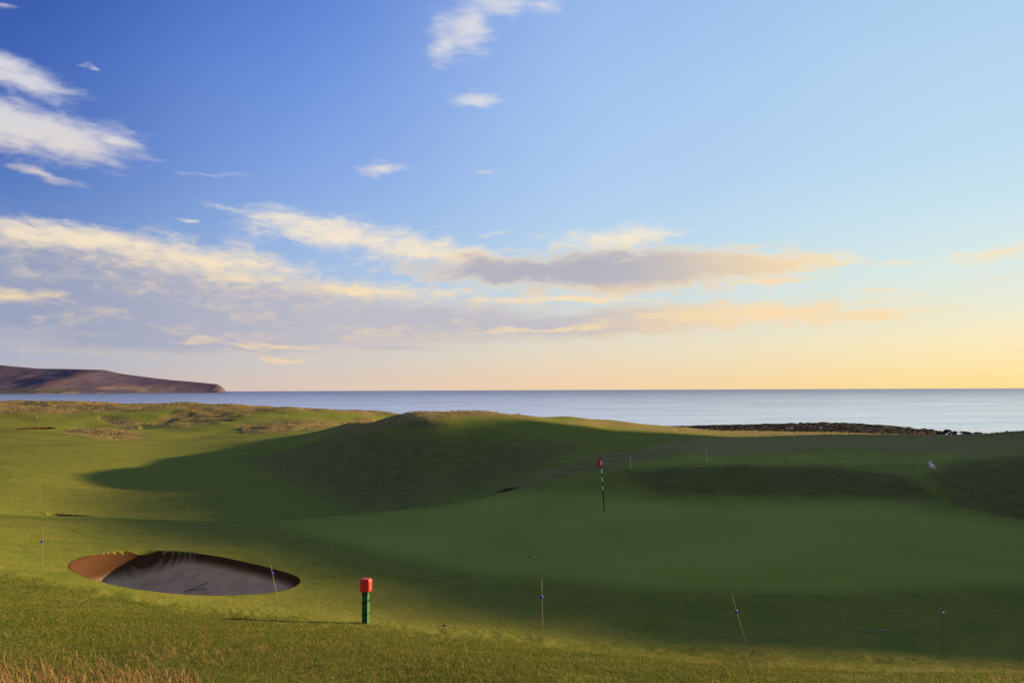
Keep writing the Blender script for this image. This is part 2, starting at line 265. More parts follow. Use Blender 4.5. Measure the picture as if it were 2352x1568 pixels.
# bunkers
def catmull(p, k=5):
    p = np.array(p); o = []
    for i in range(len(p)):
        a, b, c, d = p[i-1], p[i], p[(i+1) % len(p)], p[(i+2) % len(p)]
        for t in np.arange(k)/k: o.append(.5*((2*b)+(c-a)*t+(2*a-5*b+4*c-d)*t*t+(3*b-a-3*c+d)*t**3))
    return np.array(o)
opx = [(150, 1300), (160, 1286), (200, 1274), (260, 1265), (330, 1262), (400, 1264), (450, 1269), (510, 1278), (560, 1288), (610, 1300), (655, 1312), (686, 1322), (696, 1333), (684, 1347), (648, 1358), (600, 1364), (520, 1368), (460, 1367), (400, 1363), (330, 1356), (270, 1346), (225, 1335), (185, 1322), (160, 1311)]
outline = catmull([hit(*p) for p in opx], 5)
for _ in range(4): outline = (np.roll(outline, 2, 0)+np.roll(outline, 1, 0)+outline+np.roll(outline, -1, 0)+np.roll(outline, -2, 0))/5
sandid = np.zeros(GX.shape, int); soil_at = np.zeros(GX.shape)
def carve(poly, wall, bowl, k, bid, off=.07, ww=.13, left=0.):
    global GZ
    lo = poly.min(0)-1; hi = poly.max(0)+1; m = (GX > lo[0]) & (GX < hi[0]) & (GY > lo[1]) & (GY < hi[1])
    sd = sdpoly(GX[m], GY[m], [tuple(q) for q in poly]); dd = np.maximum(sd-off, 0)
    lf = sstep(lo[0]+1+2.4, lo[0]+1+.4, GX[m])*left
    wl = wall+lf
    GZ[m] = GZ[m]-wl*sstep(0, ww+lf*.9, dd)-bowl*(1-np.exp(-(dd/k)**1.15))
    s = sandid[m]; s[sd > 0] = bid; sandid[m] = s
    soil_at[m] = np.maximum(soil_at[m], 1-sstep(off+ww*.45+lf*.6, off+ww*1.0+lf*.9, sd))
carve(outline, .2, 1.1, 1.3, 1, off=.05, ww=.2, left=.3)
def ell(cx, cy, a, b, rot=0):
    t = np.linspace(0, 2*math.pi, 24, endpoint=False); return np.stack([cx+a*np.cos(t)*math.cos(rot)-b*np.sin(t)*math.sin(rot), cy+a*np.cos(t)*math.sin(rot)+b*np.sin(t)*math.cos(rot)], 1)
for i, (px, py, wpx, dep, y0) in enumerate([(165, 1184, 75, .9, 24), (85, 983, 30, 8, 120), (1165, 1124, 30, .7, 35)]):
    x, y = hit(px, py, y0); f_ = y > 60; carve(ell(x, y, wpx/FPX*y, dep), .6 if f_ else (.3 if i == 0 else .1), .3 if i != 2 else .1, .8, 2+i, 1.6 if f_ else .2, .8 if f_ else .1)
NX, NR = GX.shape; GW = GZ+EYE
# mesh from grid, bunker faces in objects of their own
V = np.stack([GX, GY, GW], -1).reshape(-1, 3); idx = np.arange(NX*NR).reshape(NX, NR)
Q = np.stack([idx[:-1, :-1], idx[1:, :-1], idx[1:, 1:], idx[:-1, 1:]], -1).reshape(-1, 4)
fid = sandid.reshape(-1)[Q].min(1)
def mesh_from(name, V, Q, mat, attrs=None, smooth=True):
    me = bpy.data.meshes.new(name); k = Q.shape[1]
    me.vertices.add(len(V)); me.vertices.foreach_set('co', np.asarray(V, np.float32).ravel())
    me.loops.add(Q.size); me.loops.foreach_set('vertex_index', Q.astype(np.int32).ravel())
    me.polygons.add(len(Q)); me.polygons.foreach_set('loop_start', np.arange(0, Q.size, k, dtype=np.int32))
    me.polygons.foreach_set('use_smooth', np.full(len(Q), smooth)); me.update(calc_edges=True)
    for a, v in (attrs or {}).items():
        at = me.attributes.new(a, 'FLOAT', 'POINT'); at.data.foreach_set('value', np.asarray(v, np.float32).ravel())
    me.materials.append(mat); o = bpy.data.objects.new(name, me); COL.objects.link(o); return o
# ---------------------------------------------------------------- turf material
def turf_material():
    m, nb, b = newmat('turf'); pos = nb.node('ShaderNodeNewGeometry').outputs['Position']
    at = lambda s: nb.node('ShaderNodeAttribute', attribute_name=s).outputs['Fac']
    ro, stw, bk, green_lit = at('rough'), at('straw'), at('bank'), at('green')
    n0 = nb.noise(pos, .045, 3.); n1 = nb.noise(pos, .2, 5., .6); n2 = nb.noise(pos, .9, 7., .65); n3 = nb.noise(pos, 9., 6., .65); n4 = nb.noise(pos, 45., 3., .7)
    mown = nb.mix(nb.smooth(n1, .3, .7), (.130, .175, .022, 1), (.190, .215, .032, 1))
    mown = nb.mix(nb.math('MULTIPLY', nb.smooth(n0, .4, .65), .5), mown, (.20, .19, .038, 1))
    mown = nb.mix(nb.math('MULTIPLY', nb.smooth(n2, .42, .7), .8), mown, (.21, .20, .040, 1)); mown = nb.mix(nb.math('MULTIPLY', nb.smooth(n2, .5, .3), .7), mown, (.105, .15, .018, 1)); mown = nb.mix(nb.smooth(n3, .45, .72), mown, (.12, .145, .018, 1))
    green_lit_col = nb.mix(nb.smooth(n1, .3, .7), (.215, .275, .045, 1), (.27, .30, .055, 1)); green_lit_col = nb.mix(nb.math('MULTIPLY', nb.smooth(n3, .4, .7), .5), green_lit_col, (.20, .25, .035, 1))  # paler turf tone that carries painted sunlight as well
    mown = nb.mix(green_lit, mown, green_lit_col)
    rg = nb.mix(nb.smooth(n2, .3, .7), (.09, .095, .024, 1), (.18, .145, .055, 1)); rg = nb.mix(nb.smooth(n3, .4, .7), rg, (.065, .07, .018, 1))
    bkc = nb.mix(nb.smooth(n2, .35, .7), (.095, .13, .016, 1), (.165, .16, .03, 1)); bkc = nb.mix(nb.smooth(n3, .45, .7), bkc, (.075, .095, .012, 1))
    sc = nb.mix(n3, (.24, .18, .08, 1), (.36, .26, .12, 1))
    c = nb.mix(ro, mown, rg); c = nb.mix(bk, c, bkc); c = nb.mix(nb.math('MULTIPLY', stw, nb.smooth(n2, .2, .6)), c, sc)
    nb.put(b.inputs['Base Color'], c); b.inputs['Roughness'].default_value = .95; b.inputs['Specular IOR Level'].default_value = .05
    h = nb.math('ADD', nb.math('ADD', nb.math('MULTIPLY', n4, .02), nb.math('MULTIPLY', n2, .10)), nb.math('MULTIPLY', nb.math('MULTIPLY', n3, .11), nb.math('ADD', .28, nb.math('ADD', ro, bk))))
    bp = nb.node('ShaderNodeBump'); bp.inputs['Strength'].default_value = 1.; bp.inputs['Distance'].default_value = 1.; nb.put(bp.inputs['Height'], h)
    nb.put(b.inputs['Normal'], bp.outputs[0]); return m
turf = turf_material()
def sand_material(name='bunker_sand', dark=False):
    m, nb, b = newmat(name); g = nb.node('ShaderNodeNewGeometry'); pos = g.outputs['Position']
    at = nb.node('ShaderNodeAttribute', attribute_name='soil').outputs['Fac']
    n = nb.noise(pos, 2.5, 7., .6); n2 = nb.noise(pos, 22., 6., .65)
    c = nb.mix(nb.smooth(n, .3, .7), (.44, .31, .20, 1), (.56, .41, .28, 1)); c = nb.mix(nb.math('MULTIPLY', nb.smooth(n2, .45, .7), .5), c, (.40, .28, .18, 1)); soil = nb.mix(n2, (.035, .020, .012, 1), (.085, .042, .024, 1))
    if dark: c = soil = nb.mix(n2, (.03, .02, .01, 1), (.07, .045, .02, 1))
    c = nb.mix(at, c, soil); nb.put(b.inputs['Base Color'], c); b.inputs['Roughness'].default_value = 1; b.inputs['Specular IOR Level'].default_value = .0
    bp = nb.node('ShaderNodeBump'); bp.inputs['Distance'].default_value = .008; nb.put(bp.inputs['Height'], n2); nb.put(b.inputs['Normal'], bp.outputs[0]); return m
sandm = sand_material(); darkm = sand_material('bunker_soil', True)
def tag(o, label=None, cat=None, group=None, kind=None):
    if label: o['label'] = label
    if cat: o['category'] = cat
    if group: o['group'] = group
    if kind: o['kind'] = kind
    return o
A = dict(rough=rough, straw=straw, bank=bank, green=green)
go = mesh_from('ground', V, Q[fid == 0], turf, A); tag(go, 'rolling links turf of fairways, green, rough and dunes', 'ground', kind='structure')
blab = {1: 'large oval sand bunker cut into the lit turf beside the red topped post', 2: 'shallow bunker seen as a dark sliver behind the large bunker', 3: 'small far bunker on the left near the distant red flag', 4: 'bunker sliver at the back edge of the green'}
for k in blab:
    q = Q[fid == k]
    if len(q) == 0: continue
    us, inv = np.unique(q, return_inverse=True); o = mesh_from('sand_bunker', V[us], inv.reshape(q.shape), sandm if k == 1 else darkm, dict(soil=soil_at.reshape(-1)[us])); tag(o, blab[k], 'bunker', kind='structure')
# ---------------------------------------------------------------- sea
m, nb, b = newmat('sea_water'); pos = nb.node('ShaderNodeNewGeometry').outputs['Position']
mp = nb.node('ShaderNodeMapping'); nb.put(mp.inputs[0], pos); mp.inputs['Scale'].default_value = (.3, 1, 1)
w = nb.math('ADD', nb.math('MULTIPLY', nb.noise(mp.outputs[0], .25, 8., .65), 1.), nb.math('MULTIPLY', nb.noise(mp.outputs[0], .03, 4.), 2.))
bp = nb.node('ShaderNodeBump'); bp.inputs['Distance'].default_value = .9; bp.inputs['Strength'].default_value = 1.; nb.put(bp.inputs['Height'], w)
pn = nb.noise(mp.outputs[0], .02, 10., .8)
spx = nb.node('ShaderNodeSeparateXYZ'); nb.put(spx.inputs[0], pos)
foam = nb.math('MULTIPLY', nb.smooth(nb.noise(mp.outputs[0], .1, 6., .7), .53, .61), nb.smooth(spx.outputs[1], 330, 250))
nb.put(b.inputs['Base Color'], nb.mix(foam, nb.mix(nb.smooth(pn, .42, .58), (.035, .085, .26, 1), (.07, .14, .35, 1)), (.95, .95, .95, 1)))
b.inputs['Roughness'].default_value = .5; b.inputs['IOR'].default_value = 1.33; nb.put(b.inputs['Normal'], bp.outputs[0])
gl = nb.node('ShaderNodeBsdfGlossy'); gl.inputs['Roughness'].default_value = .2; gl.inputs['Color'].default_value = (.95, .97, 1, 1); nb.put(gl.inputs['Normal'], bp.outputs[0])
lr = nb.math('LOGARITHM', nb.math('MAXIMUM', spx.outputs[1], 10.), 10.)
fc = nb.math('ADD', nb.smooth(lr, 2.4, 3.8, .95, .22), nb.math('MULTIPLY', nb.math('SUBTRACT', pn, .5), 1.6))
mx = nb.node('ShaderNodeMixShader'); nb.put(mx.inputs[0], nb.math('MULTIPLY', fc, nb.math('SUBTRACT', 1., foam), clamp=True)); nb.l.new(b.outputs[0], mx.inputs[1]); nb.l.new(gl.outputs[0], mx.inputs[2]); nb.l.new(mx.outputs[0], m.node_tree.nodes['Material Output'].inputs[0])
S = 90000.
sea = mesh_from('sea', np.array([(-S, -S, 0), (S, -S, 0), (S, S, 0), (-S, S, 0)]), np.array([[0, 1, 2, 3]]), m, smooth=False); tag(sea, 'calm blue sea reaching the horizon', 'sea', kind='structure')
# ---------------------------------------------------------------- headland
m, nb, b = newmat('hazy_heather_hill'); g_ = nb.node('ShaderNodeNewGeometry'); pos = g_.outputs['Position']; sp = nb.node('ShaderNodeSeparateXYZ'); nb.put(sp.inputs[0], pos)
mp = nb.node('ShaderNodeMapping'); nb.put(mp.inputs[0], pos); mp.inputs['Scale'].default_value = (1, .5, 3)
n1 = nb.noise(mp.outputs[0], .004, 5., .55); vo = nb.node('ShaderNodeTexVoronoi'); nb.put(vo.inputs[0], mp.outputs[0]); vo.inputs['Scale'].default_value = .007
hazy_heather = nb.mix(nb.smooth(n1, .3, .7), (.10, .085, .14, 1), (.13, .095, .13, 1)); fld = nb.mix(nb.smooth(vo.outputs['Color'], .3, .7), (.10, .10, .10, 1), (.25, .20, .14, 1))  # heather and field tones with distance haze mixed into the colour
low = nb.math('MULTIPLY', nb.smooth(sp.outputs[2], 80, 25), nb.smooth(n1, .4, .5)); low = nb.math('MULTIPLY', low, nb.smooth(sp.outputs[0], -2700, -3300)); nb.put(b.inputs['Base Color'], nb.mix(low, hazy_heather, fld)); b.inputs['Roughness'].default_value = 1; b.inputs['Specular IOR Level'].default_value = 0
em = nb.node('ShaderNodeBump'); em.inputs['Distance'].default_value = 14; nb.put(em.inputs['Height'], n1); nb.put(b.inputs['Normal'], em.outputs[0])
prof = [(-1200, 810), (-400, 826), (-100, 832), (0, 838), (90, 846), (160, 847), (240, 849), (280, 858), (340, 866), (400, 873), (440, 876), (480, 880), (500, 882), (509, 887), (515, 893), (521, 900)]
Yh = 7000; pu = np.array([dirpx(a, b_)[0]/dirpx(a, b_)[1]*Yh for a, b_ in prof]); ph = np.array([dirpx(a, b_)[2]/dirpx(a, b_)[1]*Yh+EYE for a, b_ in prof])
xs = np.concatenate([np.linspace(pu[0], pu[-1]-400, 380), np.linspace(pu[-1]-395, pu[-1], 80)]); ys = np.linspace(5600, 8600, 90); HX, HY = np.meshgrid(xs, ys, indexing='ij')
hp = np.interp(HX, pu, np.maximum(ph, 0)); tip = sstep(pu[-1], pu[-1]-1200, HX); c2 = np.where(HY < 7000, np.clip((HY-(6850-1250*tip))/(150+1250*tip), 0, 1), 1-sstep(7000, 8600, HY)); c2 = c2*(.6+.4*c2)
HZ = hp*c2+.26*hp*fbm(HX/450, HY/450, 5)*np.clip(4*c2*(1-c2), 0, 1)-2*(c2 <= 0)
HX = HX*np.maximum(1, HY/7000)
ix = np.arange(HX.size).reshape(HX.shape); hq = np.stack([ix[:-1, :-1], ix[1:, :-1], ix[1:, 1:], ix[:-1, 1:]], -1).reshape(-1, 4)
ho = mesh_from('hills', np.stack([HX, HY, HZ], -1).reshape(-1, 3), hq, m); tag(ho, 'long hazy heather brown headland falling to the sea on the left horizon', 'headland', kind='structure')
# ---------------------------------------------------------------- grass
def grass_mat(name, c1, c2, c3):
    m, nb, b = newmat(name); t = nb.node('ShaderNodeAttribute', attribute_name='tint').outputs['Fac']
    nb.put(b.inputs['Base Color'], nb.ramp(t, [(0, c1+(1,)), (.5, c2+(1,)), (1, c3+(1,))])); b.inputs['Roughness'].default_value = .8; b.inputs['Specular IOR Level'].default_value = .15
    tr = nb.node('ShaderNodeBsdfTranslucent'); nb.put(tr.inputs[0], nb.ramp(t, [(0, c1+(1,)), (.5, c2+(1,)), (1, c3+(1,))])); mx = nb.node('ShaderNodeMixShader'); mx.inputs[0].default_value = .35
    nb.l.new(b.outputs[0], mx.inputs[1]); nb.l.new(tr.outputs[0], mx.inputs[2]); nb.l.new(mx.outputs[0], m.node_tree.nodes['Material Output'].inputs[0]); return m
def blades(name, X, Y, h, w, lean, mat, tint, heads=False):
    n = len(X); z = gz(X, Y)+EYE-.01; a = rng.random(n)*6.283; la = rng.normal(2.9, .9, n)
    B = np.stack([X, Y, z], 1); side = np.stack([np.cos(a), np.sin(a), np.zeros(n)], 1)*w[:, None]/2; ld = np.stack([np.cos(la), np.sin(la), np.zeros(n)], 1)
    mid = B+ld*(lean*h*.3)[:, None]+np.array([0, 0, 1])*(h*.55)[:, None]; tip = B+ld*(lean*h)[:, None]+np.array([0, 0, 1])*(h*(1-.25*lean))[:, None]
    if heads:
        sw = side*1.6; V = np.stack([B-side*.5, B+side*.5, mid+side*.5, mid-side*.5, (mid*.45+tip*.55)+sw, tip, (mid*.45+tip*.55)-sw], 1).reshape(-1, 3)
        k = np.arange(n)[:, None]*7
        Tt = np.concatenate([k+np.array([0, 1, 2]), k+np.array([0, 2, 3]), k+np.array([3, 2, 4]), k+np.array([3, 4, 6]), k+np.array([6, 4, 5])]); return mesh_from(name, V, Tt, mat, dict(tint=np.repeat(tint, 7)), False)
    V = np.stack([B-side, B+side, mid+side*.8, mid-side*.8, tip], 1).reshape(-1, 3); k = np.arange(n)[:, None]*5
    Tt = np.concatenate([k+np.array([0, 1, 2]), k+np.array([0, 2, 3]), k+np.array([3, 2, 4])]); return mesh_from(name, V, Tt, mat, dict(tint=np.repeat(tint, 5)), False)
gm = grass_mat('green_grass', (.060, .095, .011), (.10, .12, .017), (.20, .16, .045)); sm = grass_mat('straw_grass', (.16, .10, .045), (.24, .15, .07), (.32, .20, .10)); dm = grass_mat('dune_grass', (.10, .10, .03), (.17, .145, .055), (.26, .20, .09))
N = 230000; th = rng.uniform(-.75, .75, N); r = np.exp(rng.uniform(math.log(4.2), math.log(21), N)); X = r*np.sin(th); Y = r*np.cos(th)
bkv = lookup(bank, X, Y); keep = bkv > rng.uniform(.1, 1., N); X, Y, r, bkv = X[keep], Y[keep], r[keep], bkv[keep]; cl = .5+1.4*fbm(X/.7, Y/.7)+.9*fbm(X/3, Y/3)
h = (.016+.034*np.clip(cl+rng.normal(0, .2, len(X)), 0, 1.3))*(.4+.6*bkv); o = blades('rough_grass', X, Y, h, .0026+.00042*r, rng.uniform(.2, 1.0, len(X)), gm, np.clip(cl*.55+rng.normal(.05, .14, len(X)), 0, 1)); tag(o, 'short green rough grass covering the near bank', 'grass', kind='stuff')
pts = []
while len(pts) < 6500:
    t = random.uniform(-.72, .72); r_ = math.exp(random.uniform(math.log(4.5), math.log(13))); x, y = r_*math.sin(t), r_*math.cos(t)
    c_ = math.exp(-((t+.58)/.17)**2)*math.exp(-((r_-6.2)/1.9)**2); d_ = c_+.03+.1*math.exp(-((t+.4)/.3)**2)
    if random.random() < d_*(1 if vn(np.array([x/.8]), np.array([y/.8]))[0] > .5 else .15) and lookup(bank, x, y) > .8: pts.append((x, y, c_))
pts = np.array(pts); h = rng.uniform(.04, .11, len(pts))+rng.uniform(.05, .26, len(pts))*pts[:, 2]
o = blades('tall_grass', pts[:, 0], pts[:, 1], h, np.full(len(pts), .004), rng.uniform(.1, .8, len(pts)), sm, rng.random(len(pts)), True); tag(o, 'thin straw coloured seeding stalks rising from the near bank', 'grass', kind='stuff')
N = 150000; th = rng.uniform(-.72, .72, N); r = np.exp(rng.uniform(math.log(78), math.log(365), N)); X = r*np.sin(th); Y = r*np.cos(th)
st_ = lookup(straw, X, Y); ro_ = lookup(rough, X, Y); keep = (np.maximum(st_*np.where(r < 140, .5, 1)*(ro_ > .4), ro_*.2) > rng.uniform(.15, 1, N)) & (gz(X, Y) > -13.2); X, Y, r, st_ = X[keep], Y[keep], r[keep], st_[keep]
h = rng.uniform(.08, .26, len(X))*(.5+st_)*(.3+r/300); o = blades('dune_grass', X, Y, h, .012+.0012*r, rng.uniform(.1, .7, len(X)), dm, np.clip(rng.random(len(X))*.5+st_*.4, 0, 1)); tag(o, 'long pale marram grass on the dunes and ridges', 'grass', kind='stuff')
# ---------------------------------------------------------------- rocks
rockm = plain('dark_rock', (.005, .004, .005), .9, .1, .5, .8)
def rock_mesh(sx, sy, sz, seed, nu=9, nv=6):
    rg = np.random.default_rng(seed); V = []; Fq = []
    for j in range(nv+1):
        p = math.pi*j/nv
        for i in range(nu):
            t = 2*math.pi*i/nu; k = 1+rg.uniform(-.28, .22); V.append((sx*k*math.sin(p)*math.cos(t), sy*k*math.sin(p)*math.sin(t), sz*k*math.cos(p)))
    for j in range(nv):
        for i in range(nu): Fq.append((j*nu+i, j*nu+(i+1) % nu, (j+1)*nu+(i+1) % nu, (j+1)*nu+i))
    return np.array(V), np.array(Fq)
def seapt(px, py):
    d = dirpx(px, py); k = -EYE/d[2]; return d[0]*k, d[1]*k
VV, QQ, off = [], [], 0
up = np.array([(1540, 978), (1600, 976), (1700, 974), (1800, 971), (1900, 968), (1960, 971), (2040, 976), (2120, 986), (2230, 993)])
for i in range(2800):
    px = random.uniform(1540, 2190); t_ = np.interp(px, up[:, 0], up[:, 1]); bt = np.interp(px, [1540, 1900, 2000, 2100, 2230], [990, 1003, 1001, 998, 996])
    py = t_+2+(bt-t_-2)*random.random()
    if px > 2040 and random.random() < (px-2040)/120: continue
    x, y = seapt(px, py); v, q = rock_mesh(random.uniform(.6, 2.4), random.uniform(1, 3), random.uniform(.12, .38), i, 7, 4); VV.append(v+np.array([x, y, .05])); QQ.append(q+off); off += len(v)
o = mesh_from('reef_rocks', np.concatenate(VV), np.concatenate(QQ), rockm, smooth=False); tag(o, 'low dark rocky reef along the water beyond the ridge', 'rocks', kind='stuff')
for i in range(26):
    px = random.uniform(2080, 2250); py = np.interp(px, up[:, 0], up[:, 1])+random.uniform(0, 9); x, y = seapt(px, py); v, q = rock_mesh(random.uniform(.5, 1.6), random.uniform(.8, 1.6), random.uniform(.25, .5), 900+i)
    o = mesh_from('sea_rock', v, q, rockm, smooth=False); o.location = (x, y, .1); tag(o, 'small dark rock standing in shallow water past the right end of the reef', 'rock', 'loose rocks at the end of the reef')
# ---------------------------------------------------------------- object helpers
def tube(path, radii, seg=8, cap=True):
    path = [Vector(p) for p in path]; V = []; Fq = []
    for i, p in enumerate(path):
        d = (path[min(i+1, len(path)-1)]-path[max(i-1, 0)]).normalized(); a = d.orthogonal().normalized() if i == 0 else (a-d*a.dot(d)).normalized(); b_ = d.cross(a)
        r_ = radii[i] if hasattr(radii, '__len__') else radii
        for k in range(seg): t = 2*math.pi*k/seg; V.append(tuple(p+a*math.cos(t)*r_+b_*math.sin(t)*r_))
    for i in range(len(path)-1):
        for k in range(seg): Fq.append((i*seg+k, i*seg+(k+1) % seg, (i+1)*seg+(k+1) % seg, (i+1)*seg+k))
    if cap: Fq.append(tuple(range(seg))[::-1]); Fq.append(tuple((len(path)-1)*seg+k for k in range(seg)))
    return V, Fq
def pym(name, V, Fq, mat, parent=None, smooth=False, bevel=0, sub=0):
    me = bpy.data.meshes.new(name); me.from_pydata([tuple(v) for v in V], [], [tuple(f) for f in Fq]); me.update(); me.materials.append(mat)
    for p in me.polygons: p.use_smooth = smooth
    o = bpy.data.objects.new(name, me); COL.objects.link(o)
    if parent: o.parent = parent
    if bevel: md = o.modifiers.new('bevel', 'BEVEL'); md.width = bevel; md.segments = 3
    if sub: md = o.modifiers.new('sub', 'SUBSURF'); md.levels = sub; md.render_levels = sub
    return o
def box(x0, x1, y0, y1, z0, z1):
    V = [(x, y, z) for z in (z0, z1) for x, y in ((x0, y0), (x1, y0), (x1, y1), (x0, y1))]; return V, [(3, 2, 1, 0), (4, 5, 6, 7), (0, 1, 5, 4), (1, 2, 6, 5), (2, 3, 7, 6), (3, 0, 4, 7)]
def empty(name, loc, rz=0):
    o = bpy.data.objects.new(name, None); COL.objects.link(o); o.location = loc; o.rotation_euler = (0, 0, rz); o.empty_display_size = .2; return o
def onground(px, py, **k): x, y = hit(px, py, **k); return x, y, float(gz(x, y))+EYE
# marker post
pg = plain('post_green', (.010, .105, .035), .65, .25, .35, 14.); rd = plain('red_paint', (.78, .018, .03), .45, .4, .12, 9.); bk_ = plain('black_rubber', (.010, .012, .010), .8, .15)
dg = plain('dark_green_strap', (.006, .04, .018), .8, .15)
x, y, z = onground(840, 1430); k = y/FPX
po = empty('marker_post', (x, y, z-.02), math.radians(-14)); tag(po, 'square green post with a red box on top at the foot of the near bank', 'post')
pw = 6.5*k; H = 101*k
pym('post', *box(-pw, pw, -pw, pw, -.15, 74*k), pg, po, bevel=.006)
pym('cap_box', *box(-11.5*k, 11.5*k, -10*k, 10*k, 72*k, H), rd, po, bevel=.035)
for zz in (20, 47, 68):
    v, f = box(-pw-.003, pw+.003, -pw-.003, pw+.003, zz*k, (zz+3)*k); v = [(a, b_, c+a*.3) for a, b_, c in v]; pym('band', v, f, dg, po)
pym('hook', *tube([(pw, -.01, 68*k), (pw+.03, -.02, 70*k), (pw+.05, -.02, 62*k), (pw+.045, -.02, 54*k), (pw+.02, -.02, 52*k), (pw, -.01, 56*k)], .006), bk_, po, True)
# stakes
cane = plain('weathered_cane', (.24, .19, .11), .7, .2, .25, 30.); blue = plain('blue_plastic', (.01, .03, .6), .4, .4); white = plain('white_paint', (.75, .74, .70), .5, .3, .06)
def stake(bx, by, tx, ty, clip, label, mat=cane, rad=.008, y0=4, Yfix=None, group='marker canes around the green'):
    if Yfix: d = dirpx(bx, by); y = Yfix; x = d[0]/d[1]*y; z = float(gz(x, y))+EYE
    else: x, y, z = onground(bx, by, y0=y0)
    k = y/FPX; o = empty('marker_cane', (x, y, z)); tag(o, label, 'stake', group)
    hgt = (by-ty)*k*1.03; lx = (tx-bx)*k; bd = random.uniform(-.012, .012)
    P = lambda t: (lx*t+bd*math.sin(t*3.14), .05*t*hgt, hgt*t)
    pym('cane', *tube([(-.02*lx, 0, -.12)]+[P(t) for t in (0, .25, .5, .75, 1)], [rad, rad, rad, rad*.95, rad*.9, rad*.8], 8), mat, o, True)
    if clip:
        t = (by-clip)/(by-ty); c = P(t); s = .026 if mat is cane else .02
        v, f = tube([(c[0], c[1], c[2]-s), (c[0], c[1], c[2]-s*.5), (c[0], c[1], c[2]+s*.5), (c[0], c[1], c[2]+s)], [s*.55, s, s, s*.55], 10); pym('clip', v, f, blue, o, True)
        pym('eyelet', *tube([(c[0]-.005, c[1]-.02, c[2]), (c[0]-.035, c[1]-.02, c[2]+.006), (c[0]-.045, c[1]-.01, c[2]-.004)], .007, 6), blue, o, True)
stake(97, 1315, 90, 1213, 1248, 'upright cane with blue clip at the left edge, left of the large bunker')
stake(640, 1399, 615, 1287, 1322, 'leaning cane with blue clip in front of the right end of the large bunker')
stake(1247, 1465, 1245, 1341, 1378, 'straight upright cane with blue clip, next one right of the red topped post')
stake(1718, 1490, 1686, 1377, 1410, 'strongly left leaning cane with blue clip at the right of the near green edge')
darkcane = plain('dark_cane', (.07, .065, .035), .7, .2, .25, 30.)  # darker copy of the cane, shade put into its colour; also on faint canes
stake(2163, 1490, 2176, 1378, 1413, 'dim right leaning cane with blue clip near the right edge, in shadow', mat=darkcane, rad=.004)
stake(437, 1187, 429, 1150, None, 'short pale cane just behind the crest above the large bunker', Yfix=36, rad=.009)
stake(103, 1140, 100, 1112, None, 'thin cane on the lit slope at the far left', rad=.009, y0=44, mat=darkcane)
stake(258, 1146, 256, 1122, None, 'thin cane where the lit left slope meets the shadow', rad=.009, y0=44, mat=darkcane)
stake(1136, 1122, 1133, 1102, None, 'small cane beside the bunker sliver behind the green', Yfix=44, rad=.009)
stake(1449, 1077, 1448, 1044, None, 'pale cane on the mound just right of the red flag', mat=white, rad=.014, Yfix=44)
stake(1624, 1060, 1622, 1026, None, 'tall pale cane standing beyond the middle of the dark mound', mat=white, rad=.015, y0=50)
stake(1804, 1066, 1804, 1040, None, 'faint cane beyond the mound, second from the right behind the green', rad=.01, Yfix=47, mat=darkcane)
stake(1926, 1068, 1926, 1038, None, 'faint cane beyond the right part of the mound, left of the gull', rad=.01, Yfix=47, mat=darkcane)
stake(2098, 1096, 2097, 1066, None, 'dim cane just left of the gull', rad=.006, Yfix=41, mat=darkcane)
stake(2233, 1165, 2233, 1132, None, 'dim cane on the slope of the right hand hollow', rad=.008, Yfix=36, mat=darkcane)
# flags
def stripe_mat():
    m, nb, b = newmat('striped_pole'); tc = nb.node('ShaderNodeTexCoord').outputs['Object']; sp = nb.node('ShaderNodeSeparateXYZ'); nb.put(sp.inputs[0], tc)
    f = nb.math('GREATER_THAN', nb.math('FRACT', nb.math('MULTIPLY', sp.outputs[2], 3.0)), .45); f = nb.math('MULTIPLY', f, nb.math('GREATER_THAN', sp.outputs[2], .72))
    nb.put(b.inputs['Base Color'], nb.mix(f, (.012, .012, .012, 1), (.95, .95, .93, 1))); b.inputs['Roughness'].default_value = .4; return m
sm_ = stripe_mat(); yl = plain('yellow_cloth', (.75, .6, .12), .7, .2); fred = plain('red_cloth', (.9, .02, .03), .7, .2, .1, 12.)
def flag(px, py, ht, lx, fm, poles, label, rad, fw, fh, y0):
    x, y, z = onground(px, py, y0=y0); o = empty('golf_flag', (x, y, z)); tag(o, label, 'flag')
    pym('pole', *tube([(0, 0, -.1), (lx*.5, 0, ht*.5), (lx, 0, ht)], rad, 10), poles, o, True)
    V = []; Fq = []; nu, nv = 10, 10
    for j in range(nv+1):
        for i in range(nu+1):
            u, v = i/nu, j/nv; wv = fw*u*(1-.35*v*u); V.append((lx-wv*(.75+.25*math.sin(v*2)), .035*math.sin(u*9+v*2)*fw*4*u-.012, ht-.01-fh*v*(1-.15*u)-fh*.42*u**1.3))
    for j in range(nv):
        for i in range(nu): Fq.append((j*(nu+1)+i, j*(nu+1)+i+1, (j+1)*(nu+1)+i+1, (j+1)*(nu+1)+i))
    fo = pym('flag_cloth', V, Fq, fm, o, True); s = fo.modifiers.new('solid', 'SOLIDIFY'); s.thickness = .004
    pym('cup', *tube([(0, 0, -.02), (0, 0, .006)], rad*4, 12), bk_, o, True)
flag(1388, 1172, 2.12, -.12, fred, sm_, 'black and white striped flagstick with a drooping red flag on the near green', .021, .2, .34, 20)
flag(85, 968, 2.1, 0, fred, sm_, 'tiny distant red flag at the far left above the small bunker', .03, .5, .4, 150)
flag(658, 962, 1.6, 0, yl, white, 'tiny distant yellow flag on the far green in front of the dunes', .03, .45, .4, 150)
